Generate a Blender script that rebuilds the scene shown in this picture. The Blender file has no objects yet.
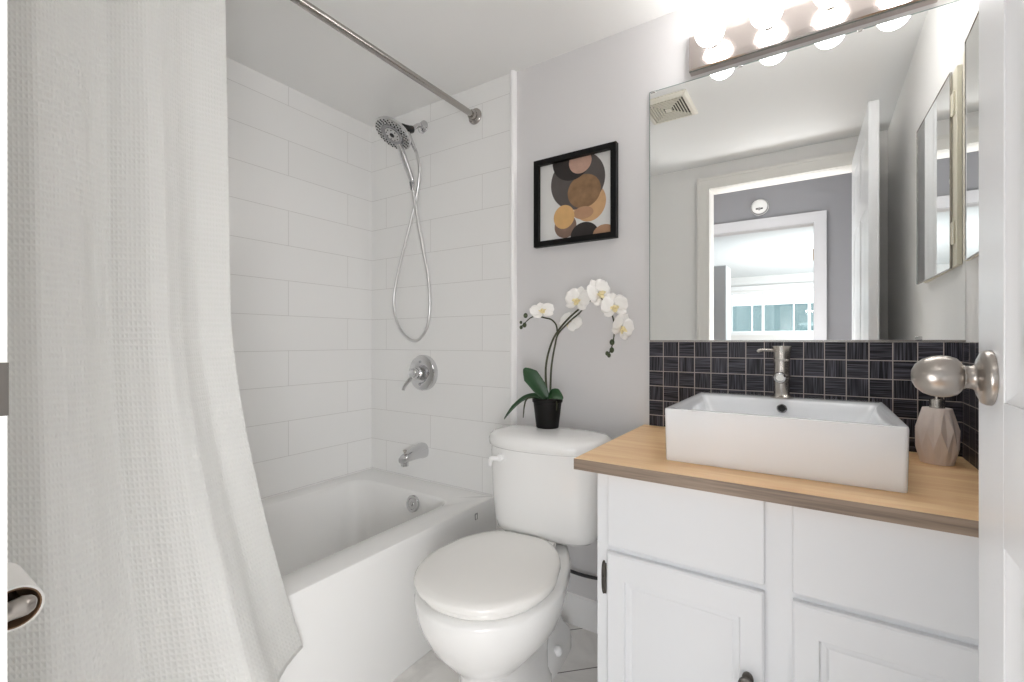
import bpy, bmesh, math, random
from mathutils import Vector, Matrix
random.seed(7)
PI = math.pi
S = bpy.context.scene
COL = S.collection

# ------------------------------------------------------------------ camera, world, exposure
cam_data = bpy.data.cameras.new('camera')
cam_data.sensor_width = 36.0
cam_data.lens = 460.0 / 1024.0 * 36.0
cam_data.clip_start = 0.01
cam = bpy.data.objects.new('camera', cam_data)
COL.objects.link(cam)
cam.location = (0.0, 0.0, 1.08)
cam.rotation_euler = (PI / 2, 0, math.radians(33.54))
S.camera = cam

world = bpy.data.worlds.new('world')
S.world = world
world.use_nodes = True
wbg = world.node_tree.nodes['Background']
wbg.inputs[0].default_value = (0.90, 0.96, 1.0, 1)
wbg.inputs[1].default_value = 3.2

S.view_settings.view_transform = 'Standard'
S.view_settings.look = 'None'
S.view_settings.exposure = 0.18
S.view_settings.gamma = 1.0
S.view_settings.use_curve_mapping = False
S.cycles.max_bounces = 16
S.cycles.diffuse_bounces = 12
S.cycles.glossy_bounces = 8

BULB_STRENGTH = 16.0
HALL_STRENGTH = 6.0

def area_light(name, loc, target, sx, sy, power, col):
    ld = bpy.data.lights.new(name, 'AREA'); ld.shape = 'RECTANGLE'; ld.size = sx; ld.size_y = sy
    ld.energy = power; ld.color = col
    o = bpy.data.objects.new(name, ld); COL.objects.link(o); o.location = loc
    o.rotation_euler = (Vector(target) - Vector(loc)).to_track_quat('-Z', 'Z').to_euler()
    return o
# added unseen fills: hall area lights flanking the doorway, one more in far room
area_light('hall_fill_a', (0.64, -0.52, 1.00), (-0.85, 0.60, 1.10), 0.55, 1.5, 33.0, (0.985, 0.99, 1.0))
area_light('hall_fill_b', (-1.10, -0.55, 1.00), (0.15, 0.75, 1.00), 0.55, 1.5, 25.0, (0.985, 0.99, 1.0))
area_light('far_room_fill', (0.72, -3.7, 0.9), (-0.3, -4.6, 2.25), 1.2, 1.2, 85.0, (0.93, 0.98, 1.0))

# ------------------------------------------------------------------ materials
def srgb(r, g, b):
    def c(v):
        v /= 255.0
        return v / 12.92 if v <= 0.04045 else ((v + 0.055) / 1.055) ** 2.4
    return (c(r), c(g), c(b), 1.0)

MATS = {}
def mat(name, col, rough=0.5, metal=0.0, noise=0.0, nscale=8.0, bump=0.0, bscale=60.0, coat=0.0, spec=None):
    if name in MATS:
        return MATS[name]
    m = bpy.data.materials.new(name)
    m.use_nodes = True
    nt = m.node_tree
    p = nt.nodes['Principled BSDF']
    p.inputs['Base Color'].default_value = col
    p.inputs['Roughness'].default_value = rough
    p.inputs['Metallic'].default_value = metal
    p.inputs['Coat Weight'].default_value = coat
    if spec is not None:
        p.inputs['Specular IOR Level'].default_value = spec
    if noise or bump:
        tc = nt.nodes.new('ShaderNodeTexCoord')
    if noise:
        n = nt.nodes.new('ShaderNodeTexNoise')
        n.inputs['Scale'].default_value = nscale
        n.inputs['Detail'].default_value = 4
        nt.links.new(tc.outputs['Object'], n.inputs['Vector'])
        mx = nt.nodes.new('ShaderNodeMix'); mx.data_type = 'RGBA'
        mx.inputs[6].default_value = tuple(max(0, c * (1 - noise)) for c in col[:3]) + (1,)
        mx.inputs[7].default_value = tuple(min(1, c * (1 + noise)) for c in col[:3]) + (1,)
        nt.links.new(n.outputs['Fac'], mx.inputs[0])
        nt.links.new(mx.outputs[2], p.inputs['Base Color'])
    if bump:
        n2 = nt.nodes.new('ShaderNodeTexNoise')
        n2.inputs['Scale'].default_value = bscale
        n2.inputs['Detail'].default_value = 3
        nt.links.new(tc.outputs['Object'], n2.inputs['Vector'])
        b = nt.nodes.new('ShaderNodeBump')
        b.inputs['Strength'].default_value = bump
        b.inputs['Distance'].default_value = 0.002
        nt.links.new(n2.outputs['Fac'], b.inputs['Height'])
        nt.links.new(b.outputs['Normal'], p.inputs['Normal'])
    MATS[name] = m
    return m

class NT:
    """small helper to wire math nodes"""
    def __init__(s, m):
        s.nt = m.node_tree; s.p = s.nt.nodes['Principled BSDF']
    def node(s, t, **kw):
        n = s.nt.nodes.new(t)
        for k, v in kw.items(): setattr(n, k, v)
        return n
    def link(s, a, b): s.nt.links.new(a, b)
    def math(s, op, a, b=None, c=None):
        n = s.node('ShaderNodeMath', operation=op)
        for i, v in enumerate((a, b, c)):
            if v is None: continue
            if isinstance(v, (int, float)): n.inputs[i].default_value = v
            else: s.link(v, n.inputs[i])
        return n.outputs[0]
    def mix(s, f, a, b):
        n = s.node('ShaderNodeMix', data_type='RGBA')
        for i, v in ((0, f), (6, a), (7, b)):
            if isinstance(v, (int, float)): n.inputs[i].default_value = v
            elif isinstance(v, tuple): n.inputs[i].default_value = v
            else: s.link(v, n.inputs[i])
        return n.outputs[2]
    def xyz(s, kind='Object'):
        tc = s.node('ShaderNodeTexCoord'); sp = s.node('ShaderNodeSeparateXYZ')
        s.link(tc.outputs[kind], sp.inputs[0]); s.tc = tc
        return sp.outputs
    def comb(s, x, y, z=0.0):
        n = s.node('ShaderNodeCombineXYZ')
        for i, v in enumerate((x, y, z)):
            if isinstance(v, (int, float)): n.inputs[i].default_value = v
            else: s.link(v, n.inputs[i])
        return n.outputs[0]
    def bump(s, h, strength, dist):
        b = s.node('ShaderNodeBump'); b.inputs['Strength'].default_value = strength
        b.inputs['Distance'].default_value = dist
        s.link(h, b.inputs['Height']); s.link(b.outputs[0], s.p.inputs['Normal'])

def wall_tile_mat(name, axis, shift):
    m = mat(name, srgb(238, 238, 236), 0.22)
    t = NT(m); x, y, z = t.xyz()
    u = t.math('ADD', (x if axis == 'x' else y), shift)
    v = t.math('ADD', z, -1.037 + 0.1535 * 20)
    br = t.node('ShaderNodeTexBrick')
    br.offset = 0.5; br.offset_frequency = 2; br.squash = 1.0
    br.inputs['Scale'].default_value = 1.0
    br.inputs['Color1'].default_value = srgb(243, 243, 242)
    br.inputs['Color2'].default_value = srgb(241, 241, 240)
    br.inputs['Mortar'].default_value = srgb(214, 213, 211)
    br.inputs['Mortar Size'].default_value = 0.0010
    br.inputs['Mortar Smooth'].default_value = 0.1
    br.inputs['Brick Width'].default_value = 0.61
    br.inputs['Row Height'].default_value = 0.1535
    t.link(t.comb(u, v), br.inputs['Vector'])
    t.link(br.outputs['Color'], t.p.inputs['Base Color'])
    inv = t.math('SUBTRACT', 1.0, br.outputs['Fac'])
    t.bump(inv, 0.5, 0.001)
    return m

M_tile_left = wall_tile_mat('glazed_tile_long_wall', 'y', -1.14 + 6.1)
M_tile_back = wall_tile_mat('glazed_tile_end_wall', 'x', 1.515 + 6.1)
M_wall = mat('grey_wall_paint', srgb(222, 221, 222), 0.55, bump=0.05, bscale=220)
M_wallw = mat('white_wall_paint', srgb(236, 235, 233), 0.6, bump=0.05, bscale=200)
M_hall = mat('hall_grey_paint', srgb(146, 146, 150), 0.6)
M_ceil = mat('ceiling_paint', srgb(238, 238, 237), 0.8, bump=0.08, bscale=150)
M_popcorn = mat('textured_ceiling', srgb(232, 236, 238), 0.9, noise=0.05, nscale=40, bump=0.9, bscale=90)
M_trim = mat('white_gloss_trim', srgb(246, 246, 246), 0.3)
M_casing_hall = mat('hall_casing_paint', srgb(205, 205, 208), 0.4)
M_door = mat('white_door_paint', srgb(228, 229, 231), 0.3)
M_cab = mat('white_cabinet_paint', srgb(228, 230, 233), 0.35)
M_porc = mat('white_porcelain', srgb(240, 240, 239), 0.12, coat=0.3)
M_tub = mat('white_tub_enamel', srgb(240, 240, 239), 0.14, coat=0.3)
M_sink = mat('white_sink_ceramic', srgb(240, 243, 247), 0.1, coat=0.3)
M_seat = mat('toilet_seat_plastic', srgb(238, 237, 234), 0.2, coat=0.2)
M_chrome = mat('polished_chrome', (0.66, 0.66, 0.67, 1), 0.09, 1.0)
M_nickel = mat('brushed_nickel', srgb(196, 191, 185), 0.27, 1.0)
M_knob = mat('satin_nickel_knob', srgb(172, 166, 160), 0.3, 1.0)
M_barplate = mat('nickel_light_bar', srgb(205, 196, 192), 0.16, 1.0)
M_steel = mat('brushed_steel_rod', srgb(176, 172, 168), 0.24, 1.0)
M_darkchrome = mat('dark_chrome', (0.35, 0.35, 0.36, 1), 0.15, 1.0)
M_black = mat('black_plastic', srgb(24, 24, 25), 0.45)
M_rubber = mat('dark_rubber_nozzle', srgb(45, 45, 46), 0.6)
M_pewter = mat('dark_pewter', srgb(96, 92, 88), 0.35, 0.9)
M_mirror = mat('mirror_silver', (0.90, 0.915, 0.91, 1), 0.0, 1.0)
M_glassedge = mat('mirror_glass_edge', srgb(120, 140, 135), 0.2)
M_cream = mat('aged_cream_enamel', srgb(226, 219, 200), 0.45)
M_vent = mat('cream_vent_plastic', srgb(232, 228, 216), 0.5)
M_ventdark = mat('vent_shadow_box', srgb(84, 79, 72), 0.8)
M_frame = mat('black_frame_lacquer', srgb(9, 9, 9), 0.5, spec=0.25)
M_paper = mat('tissue_paper', srgb(242, 241, 238), 0.9, bump=0.1, bscale=400)
M_card = mat('brown_cardboard', srgb(125, 96, 70), 0.85)
M_pot = mat('black_pot_plastic', srgb(14, 12, 11), 0.55, spec=0.25)
M_soil = mat('dark_potting_bark', srgb(40, 30, 22), 0.95, noise=0.4, nscale=80)
M_stem = mat('orchid_stem_green', srgb(62, 66, 44), 0.5, noise=0.3, nscale=50)
M_leaf = mat('orchid_leaf_green', srgb(22, 66, 28), 0.35, noise=0.25, nscale=25)
M_bud = mat('orchid_bud_green', srgb(68, 78, 52), 0.5, noise=0.2, nscale=80)
M_petal = mat('orchid_petal_white', srgb(247, 245, 242), 0.6, noise=0.02, nscale=60)
M_lip = mat('orchid_lip_yellow', srgb(240, 226, 178), 0.6)
M_soap = mat('matte_blush_ceramic', srgb(240, 229, 223), 0.6)
M_hose = mat('chrome_hose', (0.72, 0.72, 0.72, 1), 0.28, 1.0)
M_whitehose = mat('grey_supply_hose', srgb(60, 60, 62), 0.5, 0.3)
M_brass = mat('worn_brass', srgb(168, 140, 92), 0.35, 1.0)
M_wardrobe = mat('grey_wardrobe_laminate', srgb(236, 240, 243), 0.5)
M_grey = mat('grey_plastic', srgb(150, 150, 150), 0.5)
M_smoke = mat('detector_white_plastic', srgb(236, 236, 234), 0.5)
M_hallfloor = mat('hall_oak_floor', srgb(170, 140, 110), 0.5, noise=0.15, nscale=6)
M_concrete = mat('balcony_concrete', srgb(190, 190, 188), 0.9, noise=0.1)

def emit(name, col, strength):
    m = bpy.data.materials.new(name); m.use_nodes = True
    p = m.node_tree.nodes['Principled BSDF']
    p.inputs['Base Color'].default_value = (0.9, 0.9, 0.9, 1)
    p.inputs['Emission Color'].default_value = col
    p.inputs['Emission Strength'].default_value = strength
    return m
M_bulb = emit('lit_bulb_glass', (1.0, 0.98, 0.965, 1), BULB_STRENGTH)
M_dome = emit('fill_dome_glow', (1.0, 0.97, 0.94, 1), HALL_STRENGTH)

def pane(name, tint, gl=0.06):
    m = bpy.data.materials.new(name); m.use_nodes = True
    nt = m.node_tree; nt.nodes.clear()
    o = nt.nodes.new('ShaderNodeOutputMaterial'); mx = nt.nodes.new('ShaderNodeMixShader')
    tr = nt.nodes.new('ShaderNodeBsdfTransparent'); g = nt.nodes.new('ShaderNodeBsdfGlossy')
    tr.inputs[0].default_value = tint; g.inputs['Roughness'].default_value = 0.02
    mx.inputs[0].default_value = gl
    nt.links.new(tr.outputs[0], mx.inputs[1]); nt.links.new(g.outputs[0], mx.inputs[2])
    nt.links.new(mx.outputs[0], o.inputs[0])
    return m
M_pane = pane('clear_window_glass', (0.97, 0.99, 0.99, 1))
M_teal = pane('teal_balcony_glass', (0.37, 0.43, 0.435, 1))

# floor: pale marble tile laid on the diagonal with thin dark joints
M_floor = mat('pale_marble_floor_tile', srgb(214, 212, 208), 0.3)
def _floor():
    t = NT(M_floor); x, y, z = t.xyz()
    n = t.node('ShaderNodeTexNoise'); n.inputs['Scale'].default_value = 3.2
    n.inputs['Detail'].default_value = 8; n.inputs['Distortion'].default_value = 1.2
    t.link(t.tc.outputs['Object'], n.inputs['Vector'])
    vein = t.math('ABSOLUTE', t.math('SUBTRACT', n.outputs['Fac'], 0.5))
    vein = t.math('MINIMUM', t.math('MULTIPLY', vein, 9.0), 1.0)
    base = t.mix(vein, srgb(226, 224, 221), srgb(240, 238, 235))
    d1 = t.math('ADD', t.math('SUBTRACT', x, y), 2.322 + 2.9)
    d2 = t.math('ADD', t.math('ADD', x, y), -0.65 + 2.8)
    def line(d, sp, w):
        q = t.math('MODULO', t.math('ADD', d, w / 2), sp)
        return t.math('LESS_THAN', q, w)
    ln = t.math('MULTIPLY', line(d1, 0.29, 0.005), t.math('GREATER_THAN', x, -0.97))
    t.link(t.mix(ln, base, srgb(52, 46, 42)), t.p.inputs['Base Color'])
_floor()

# black mosaic: squares of fine lines, turned a quarter from square to square
M_mosaic = mat('black_basketweave_mosaic', srgb(36, 37, 48), 0.4, spec=0.3)
def _mosaic():
    t = NT(M_mosaic); x, y, z = t.xyz()
    s = 0.0505
    g = t.math('ADD', t.math('ADD', x, t.math('MULTIPLY', y, -1.0)), 0.4840 + 1.6 - .005 + s * 20)
    h = t.math('ADD', z, -1.0775 + s * 40)
    gu = t.math('DIVIDE', g, s); gv = t.math('DIVIDE', h, s)
    cu = t.math('FLOOR', gu); cv = t.math('FLOOR', gv)
    fu = t.math('FRACT', gu); fv = t.math('FRACT', gv)
    par = t.math('MODULO', t.math('ADD', cu, cv), 2.0)
    def streak(a, b):
        n = t.node('ShaderNodeTexNoise'); n.inputs['Scale'].default_value = 1.0
        n.inputs['Detail'].default_value = 2
        t.link(t.comb(t.math('MULTIPLY', a, 420.0), t.math('MULTIPLY', b, 9.0), t.math('ADD', cu, t.math('MULTIPLY', cv, 7.3))), n.inputs['Vector'])
        return n.outputs['Fac']
    st = t.node('ShaderNodeMix'); st.data_type = 'FLOAT'
    t.link(par, st.inputs[0]); t.link(streak(g, h), st.inputs[2]); t.link(streak(h, g), st.inputs[3])
    ramp = t.node('ShaderNodeValToRGB')
    ramp.color_ramp.elements[0].position = 0.42; ramp.color_ramp.elements[0].color = srgb(17, 17, 24)
    ramp.color_ramp.elements[1].position = 0.68; ramp.color_ramp.elements[1].color = srgb(92, 90, 100)
    t.link(st.outputs[0], ramp.inputs[0])
    e = 0.021
    grout = t.math('MAXIMUM', t.math('MAXIMUM', t.math('LESS_THAN', fu, e), t.math('GREATER_THAN', fu, 1 - e)),
                   t.math('MAXIMUM', t.math('LESS_THAN', fv, e), t.math('GREATER_THAN', fv, 1 - e)))
    t.link(t.mix(grout, ramp.outputs[0], srgb(190, 180, 174)), t.p.inputs['Base Color'])
    t.bump(t.math('SUBTRACT', st.outputs[0], grout), 0.3, 0.001)
_mosaic()

def wood(name, c1, c2, sx=0.9, sy=26.0):
    m = mat(name, c1, 0.4)
    t = NT(m); x, y, z = t.xyz()
    n = t.node('ShaderNodeTexNoise'); n.inputs['Scale'].default_value = 1.0
    n.inputs['Detail'].default_value = 6; n.inputs['Distortion'].default_value = 0.6
    t.link(t.comb(t.math('MULTIPLY', x, sx * 3), t.math('MULTIPLY', y, sy), t.math('MULTIPLY', z, sy * 4)), n.inputs['Vector'])
    n2 = t.node('ShaderNodeTexNoise'); n2.inputs['Scale'].default_value = 1.0; n2.inputs['Detail'].default_value = 5
    t.link(t.comb(t.math('MULTIPLY', x, 14.0), t.math('MULTIPLY', y, 260.0), t.math('MULTIPLY', z, 260.0)), n2.inputs['Vector'])
    f = t.math('ADD', t.math('MULTIPLY', n.outputs['Fac'], 0.75), t.math('MULTIPLY', n2.outputs['Fac'], 0.35))
    r = t.node('ShaderNodeValToRGB')
    r.color_ramp.elements[0].position = 0.36; r.color_ramp.elements[0].color = c2
    r.color_ramp.elements[1].position = 0.68; r.color_ramp.elements[1].color = c1
    t.link(f, r.inputs[0]); t.link(r.outputs[0], t.p.inputs['Base Color'])
    return m
M_wood = wood('maple_plank_top', srgb(250, 216, 170), srgb(226, 178, 126))
M_woodedge = wood('weathered_grey_edge', srgb(158, 140, 124), srgb(112, 97, 86))

# waffle weave cloth, driven by the cloth's own UV (metres)
M_curtain = mat('white_waffle_cotton', srgb(246, 246, 244), 0.85)
def _curtain():
    t = NT(M_curtain); u, v, w = t.xyz('UV')
    k = 2 * PI / 0.0145
    a = t.math('SINE', t.math('MULTIPLY', u, k)); b = t.math('SINE', t.math('MULTIPLY', v, k * 1.15))
    t.bump(t.math('MAXIMUM', a, b), 0.45, 0.0022)
    tr = t.node('ShaderNodeBsdfTranslucent'); tr.inputs[0].default_value = srgb(244, 244, 242)
    mx = t.node('ShaderNodeMixShader'); mx.inputs[0].default_value = 0.3
    out = [n for n in t.nt.nodes if n.type == 'OUTPUT_MATERIAL'][0]
    t.link(t.p.outputs[0], mx.inputs[1]); t.link(tr.outputs[0], mx.inputs[2]); t.link(mx.outputs[0], out.inputs[0])
_curtain()

# ------------------------------------------------------------------ mesh builder
class B:
    def __init__(s):
        s.bm = bmesh.new(); s.mi = 0
    def face(s, vs):
        try:
            f = s.bm.faces.new(vs); f.material_index = s.mi; return f
        except ValueError:
            return None
    def v(s, co): return s.bm.verts.new(co)
    def box(s, x0, x1, y0, y1, z0, z1):
        p = [s.v((x, y, z)) for z in (z0, z1) for y in (y0, y1) for x in (x0, x1)]
        for q in ((0, 2, 3, 1), (4, 5, 7, 6), (0, 1, 5, 4), (2, 6, 7, 3), (0, 4, 6, 2), (1, 3, 7, 5)):
            s.face([p[i] for i in q])
        return s
    def loft(s, rings, cap0=True, cap1=True, closed=True):
        vr = [[s.v(c) for c in r] for r in rings]
        n = len(vr[0])
        for a, b in zip(vr, vr[1:]):
            for i in range(n if closed else n - 1):
                j = (i + 1) % n
                s.face([a[i], a[j], b[j], b[i]])
        if cap0: s.face(list(reversed(vr[0])))
        if cap1: s.face(vr[-1])
        return s
    def lathe(s, prof, n=32, mtx=None, cap0=True, cap1=True):
        rings = []
        for r, z in prof:
            ring = [Vector((r * math.cos(2 * PI * i / n), r * math.sin(2 * PI * i / n), z)) for i in range(n)]
            if mtx: ring = [mtx @ c for c in ring]
            rings.append(ring)
        return s.loft(rings, cap0, cap1)
    def tube(s, pts, rad, n=10, sub=6, cap=True):
        pts = [Vector(p) for p in pts]
        rads = list(rad) if isinstance(rad, (list, tuple)) else [rad] * len(pts)
        if sub > 1 and len(pts) > 2:
            P, R = [], []
            for i in range(len(pts) - 1):
                p0 = pts[max(i - 1, 0)]; p1 = pts[i]; p2 = pts[i + 1]; p3 = pts[min(i + 2, len(pts) - 1)]
                for k in range(sub):
                    t = k / sub
                    P.append(0.5 * ((2 * p1) + (p2 - p0) * t + (2 * p0 - 5 * p1 + 4 * p2 - p3) * t * t + (3 * p1 - p0 - 3 * p2 + p3) * t ** 3))
                    R.append(rads[i] * (1 - t) + rads[i + 1] * t)
            P.append(pts[-1]); R.append(rads[-1])
        else:
            P, R = pts, rads
        rings = []
        tan = (P[1] - P[0]).normalized()
        nrm = tan.orthogonal().normalized()
        for i, p in enumerate(P):
            tn = (P[min(i + 1, len(P) - 1)] - P[max(i - 1, 0)]).normalized()
            q = tan.rotation_difference(tn); nrm = (q @ nrm).normalized(); tan = tn
            bn = tan.cross(nrm)
            rings.append([p + (nrm * math.cos(2 * PI * k / n) + bn * math.sin(2 * PI * k / n)) * R[i] for k in range(n)])
        return s.loft(rings, cap, cap)
    def ball(s, c, r, sc=(1, 1, 1), mtx=None, n=16):
        m = Matrix.Translation(c) @ (mtx or Matrix.Identity(4)) @ Matrix.Diagonal((r * sc[0], r * sc[1], r * sc[2], 1))
        before = set(s.bm.faces)
        bmesh.ops.create_uvsphere(s.bm, u_segments=n, v_segments=max(6, n * 2 // 3), radius=1.0, matrix=m)
        for f in s.bm.faces:
            if f not in before: f.material_index = s.mi
        return s
    def build(s, name, mats, parent=None, angle=40, bevel=0.0, seg=2, flat=False, solid=0.0, subd=0, recalc=True):
        if recalc: bmesh.ops.recalc_face_normals(s.bm, faces=s.bm.faces[:])
        me = bpy.data.meshes.new(name); s.bm.to_mesh(me); s.bm.free()
        for m in (mats if isinstance(mats, (list, tuple)) else [mats]): me.materials.append(m)
        if not flat:
            me.polygons.foreach_set('use_smooth', [True] * len(me.polygons))
            me.set_sharp_from_angle(angle=math.radians(angle))
        o = bpy.data.objects.new(name, me); COL.objects.link(o)
        if parent: o.parent = parent
        if solid:
            md = o.modifiers.new('thickness', 'SOLIDIFY'); md.thickness = solid; md.offset = 0
        if bevel:
            md = o.modifiers.new('soft_edges', 'BEVEL'); md.width = bevel; md.segments = seg
            md.limit_method = 'ANGLE'; md.angle_limit = math.radians(40)
        if subd:
            md = o.modifiers.new('smooth', 'SUBSURF'); md.levels = subd; md.render_levels = subd
        return o

def tag(o, label, cat, group=None, kind=None):
    o['label'] = label; o['category'] = cat
    if group: o['group'] = group
    if kind: o['kind'] = kind
    return o
def thing(name, label, cat, loc=(0, 0, 0), rz=0.0, group=None, kind=None):
    o = bpy.data.objects.new(name, None); COL.objects.link(o)
    o.empty_display_size = 0.05; o.location = loc; o.rotation_euler = (0, 0, rz)
    return tag(o, label, cat, group, kind)
def box(name, m, x0, x1, y0, y1, z0, z1, parent=None, bevel=0.0):
    return B().box(x0, x1, y0, y1, z0, z1).build(name, m, parent, bevel=bevel)
def struct(o, label, cat): return tag(o, label, cat, kind='structure')
def axis_m(origin, direction):
    d = Vector(direction).normalized()
    return Matrix.Translation(origin) @ d.to_track_quat('Z', 'Y').to_matrix().to_4x4()
def rrect(x0, x1, y0, y1, z, r, n=6):
    out = []
    for cx, cy, a0 in ((x1 - r, y1 - r, 0), (x0 + r, y1 - r, PI / 2), (x0 + r, y0 + r, PI), (x1 - r, y0 + r, 1.5 * PI)):
        for i in range(n + 1):
            a = a0 + PI / 2 * i / n
            out.append((cx + r * math.cos(a), cy + r * math.sin(a), z))
    return out

# ------------------------------------------------------------------ the room shell
XL, XR, YB, YF, ZC = -1.931, 0.3125, 1.600, 0.065, 2.195
struct(box('floor', M_floor, XL - .1, XR + .1, -0.05, YB + .1, -0.06, 0.0), 'pale marble tile bathroom floor with thin dark joints', 'floor')
struct(box('ceiling', M_ceil, XL - .1, XR + .1, -0.05, YB + .1, ZC, ZC + .05), 'low white bathroom ceiling', 'ceiling')
struct(box('wall_left', M_tile_left, XL - .1, XL, -0.05, YB + .1, 0.0, ZC), 'long white tiled wall beside the bathtub', 'wall')
struct(box('wall_back', M_wall, -1.06, XR + .1, YB, YB + .1, 0.0, ZC), 'light grey painted wall behind the toilet and mirror', 'wall')
struct(box('wall_shower', M_tile_back, XL, -1.06, YB - .008, YB + .1, 0.0, ZC), 'white tiled end wall of the tub carrying the shower fittings', 'wall')
struct(box('wall_right', M_wallw, XR, XR + .1, -0.05, YB, 0.0, ZC), 'white painted side wall behind the open door and mirrored cabinet', 'wall')
b = B()
OX0, OX1, OZ = -0.565, 0.1975, 2.038
b.box(XL, OX0, -.05, YF, 0, ZC); b.box(OX1, XR, -.05, YF, 0, ZC); b.box(OX0, OX1, -.05, YF, OZ, ZC)
struct(b.build('wall_front', M_wallw), 'white wall with the bathroom doorway, seen in the mirror', 'wall')

# quarter-round edge of the tile surround
b = B()
prof = []
for i in range(9):
    a = PI * i / 8
    prof.append((-1.050 + 0.014 * math.cos(a), YB - 0.024 * math.sin(a)))
b.loft([[(x, y, z) for x, y in prof] for z in (0.10, ZC)], True, True)
struct(b.build('trim_1', M_trim), 'narrow white vertical strip where the shower tile ends', 'trim')
# baseboard
b = B()
pr = [(YB, 0), (YB - .013, 0), (YB - .013, .088), (YB - .008, .100), (YB - .008, .108), (YB, .112)]
b.loft([[(x, y, z) for y, z in pr] for x in (-1.036, -0.457)])
struct(b.build('baseboard_back', M_trim), 'white baseboard along the wall behind the toilet', 'baseboard')

# doorway casing and jamb on the bathroom side
def casing(b, x0, x1, zt, yw, dirn, w=0.074, x_clip=None):
    # stepped moulding: two layers, mitred at the corners
    for off0, off1, th in ((0.0, w, .0225), (0.010, w, .0240), (w - .018, w, .0265)):
        xa0, xa1, za = x0 - off1, x0 - off0, zt + off1
        y0, y1 = (yw, yw + th * dirn) if dirn > 0 else (yw + th * dirn, yw)
        b.box(xa0, xa1, y0, y1, 0, zt + off0)
        xr1 = x1 + off1 if x_clip is None else min(x1 + off1, x_clip)
        b.box(x1 + off0, xr1, y0, y1, 0, zt + off0)
        b.box(xa0, xr1, y0, y1, zt + off0, za)
b = B(); casing(b, OX0, OX1, OZ, YF, 1, x_clip=XR - .001)
b.box(OX0, OX0 + .002, -.05, YF, 0, OZ); b.box(OX0, OX1, -.05, YF, OZ - .002, OZ)
tr2 = struct(b.build('trim_2', mat('doorway_casing_paint', srgb(229, 227, 222), 0.4)), 'white moulded casing around the bathroom doorway', 'trim')
b = B(); b.box(OX0 + .002, OX0 + .0045, .030, YF + .0228, 1.018, 1.062)
b.mi = 1; b.box(OX0 + .0045, OX0 + .005, .036, .056, 1.028, 1.052)
b.build('strike_plate', [M_pewter, M_black], tr2)['label'] = 'small grey metal strike plate'

# ------------------------------------------------------------------ bathtub
tub = thing('bathtub', 'white built-in bathtub with a flat apron along the tiled wall', 'bathtub', (-1.536, .83, 0))
def tl(r): return [(x + 1.536, y - .83, z) for x, y, z in r]
b = B()
X0, X1, Y0, Y1, ZT = XL + .0004, -1.143, YF + .0005, YB - .0084, 0.418
rings = [rrect(X0, X1 + .020, Y0, Y1, 0.001, .004), rrect(X0, X1 + .020, Y0, Y1, 0.03, .004),
         rrect(X0, X1 + .003, Y0, Y1, ZT - .03, .004), rrect(X0, X1, Y0, Y1, ZT - .006, .004), rrect(X0 + .001, X1 - .002, Y0 + .001, Y1 - .0005, ZT - .0015, .005),
         rrect(X0 + .002, X1 - .006, Y0 + .002, Y1 - .001, ZT, .006),
         rrect(-1.852, -1.256, .20, 1.458, ZT - .002, .075), rrect(-1.846, -1.260, .206, 1.453, ZT - .005, .078), rrect(-1.838, -1.265, .215, 1.448, ZT - .014, .082),
         rrect(-1.822, -1.275, .235, 1.438, ZT - .045, .09),
         rrect(-1.795, -1.290, .29, 1.420, .28, .115), rrect(-1.770, -1.315, .36, 1.395, .14, .13),
         rrect(-1.735, -1.350, .43, 1.360, .085, .13), rrect(-1.68, -1.40, .50, 1.30, .072, .12)]
b.loft([tl(r) for r in rings])
b.build('tub_shell', M_tub, tub, angle=38)
b = B(); m = axis_m((-1.466 + 1.536, 1.4325 - .83, .372), (0, -1, .12))
b.lathe([(.036, -.002), (.036, .006), (.033, .010), (.024, .011), (.022, .008), (.010, .008), (.006, .012), (0.0005, .013)], 32, m)
b.build('overflow_plate', M_chrome, tub)['label'] = 'round nickel overflow plate'
b = B(); b.lathe([(.03, 0), (.03, .004), (.02, .006), (.001, .006)], 24, Matrix.Translation((-1.54 + 1.536, 1.27 - .83, .071)))
b.build('drain', M_chrome, tub)
# small grey maker's badge on the apron: an arch over two feet
b = B()
def badge(y0, y1, z0, z1): b.box(X1 + 1.536 + .0003, X1 + 1.536 + .0042, y0 - .83, y1 - .83, z0, z1)
badge(1.452, 1.468, .384, .389); badge(1.450, 1.455, .366, .386); badge(1.464, 1.468, .366, .386); badge(1.451, 1.460, .361, .367); badge(1.462, 1.468, .363, .366)
b.build('badge', M_grey, tub)['label'] = 'small grey square emblem'

# ------------------------------------------------------------------ shower fittings on the end wall
YT = YB - .008
sh = thing('hand_shower_set', 'chrome round shower head on a wall arm with a long hanging hose loop', 'shower head', (-1.562, YT, 2.098))
o0 = Vector((-1.562, YT, 2.098))
def rel(p): return Vector(p) - o0
b = B(); b.lathe([(.030, 0), (.030, .004), (.022, .012), (.012, .016)], 28, axis_m((0, -.0005, 0), (0, -1, 0))); b.build('arm_flange', M_chrome, sh)
b = B(); b.tube([rel(p) for p in ((-1.562, YT - .001, 2.098), (-1.562, 1.560, 2.094), (-1.562, 1.535, 2.075), (-1.564, 1.515, 2.055))], .0105, 14); b.build('shower_arm', M_chrome, sh)
b = B(); b.tube([rel(p) for p in ((-1.5635, 1.522, 2.061), (-1.568, 1.495, 2.052), (-1.577, 1.466, 2.055))], [.016, .019, .016], 16); b.build('swivel_joint', M_black, sh)
nd = Vector((-.15, -.50, -.86)).normalized()
HC = Vector((-1.590, 1.428, 2.010))
fm = axis_m(HC - o0, nd)
b = B(); b.lathe([(.018, -.062), (.03, -.05), (.055, -.034), (.082, -.016), (.088, -.006), (.088, 0.0), (.084, .003)], 40, fm, True, False)
hd = b.build('head_shell', M_chrome, sh)
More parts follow.
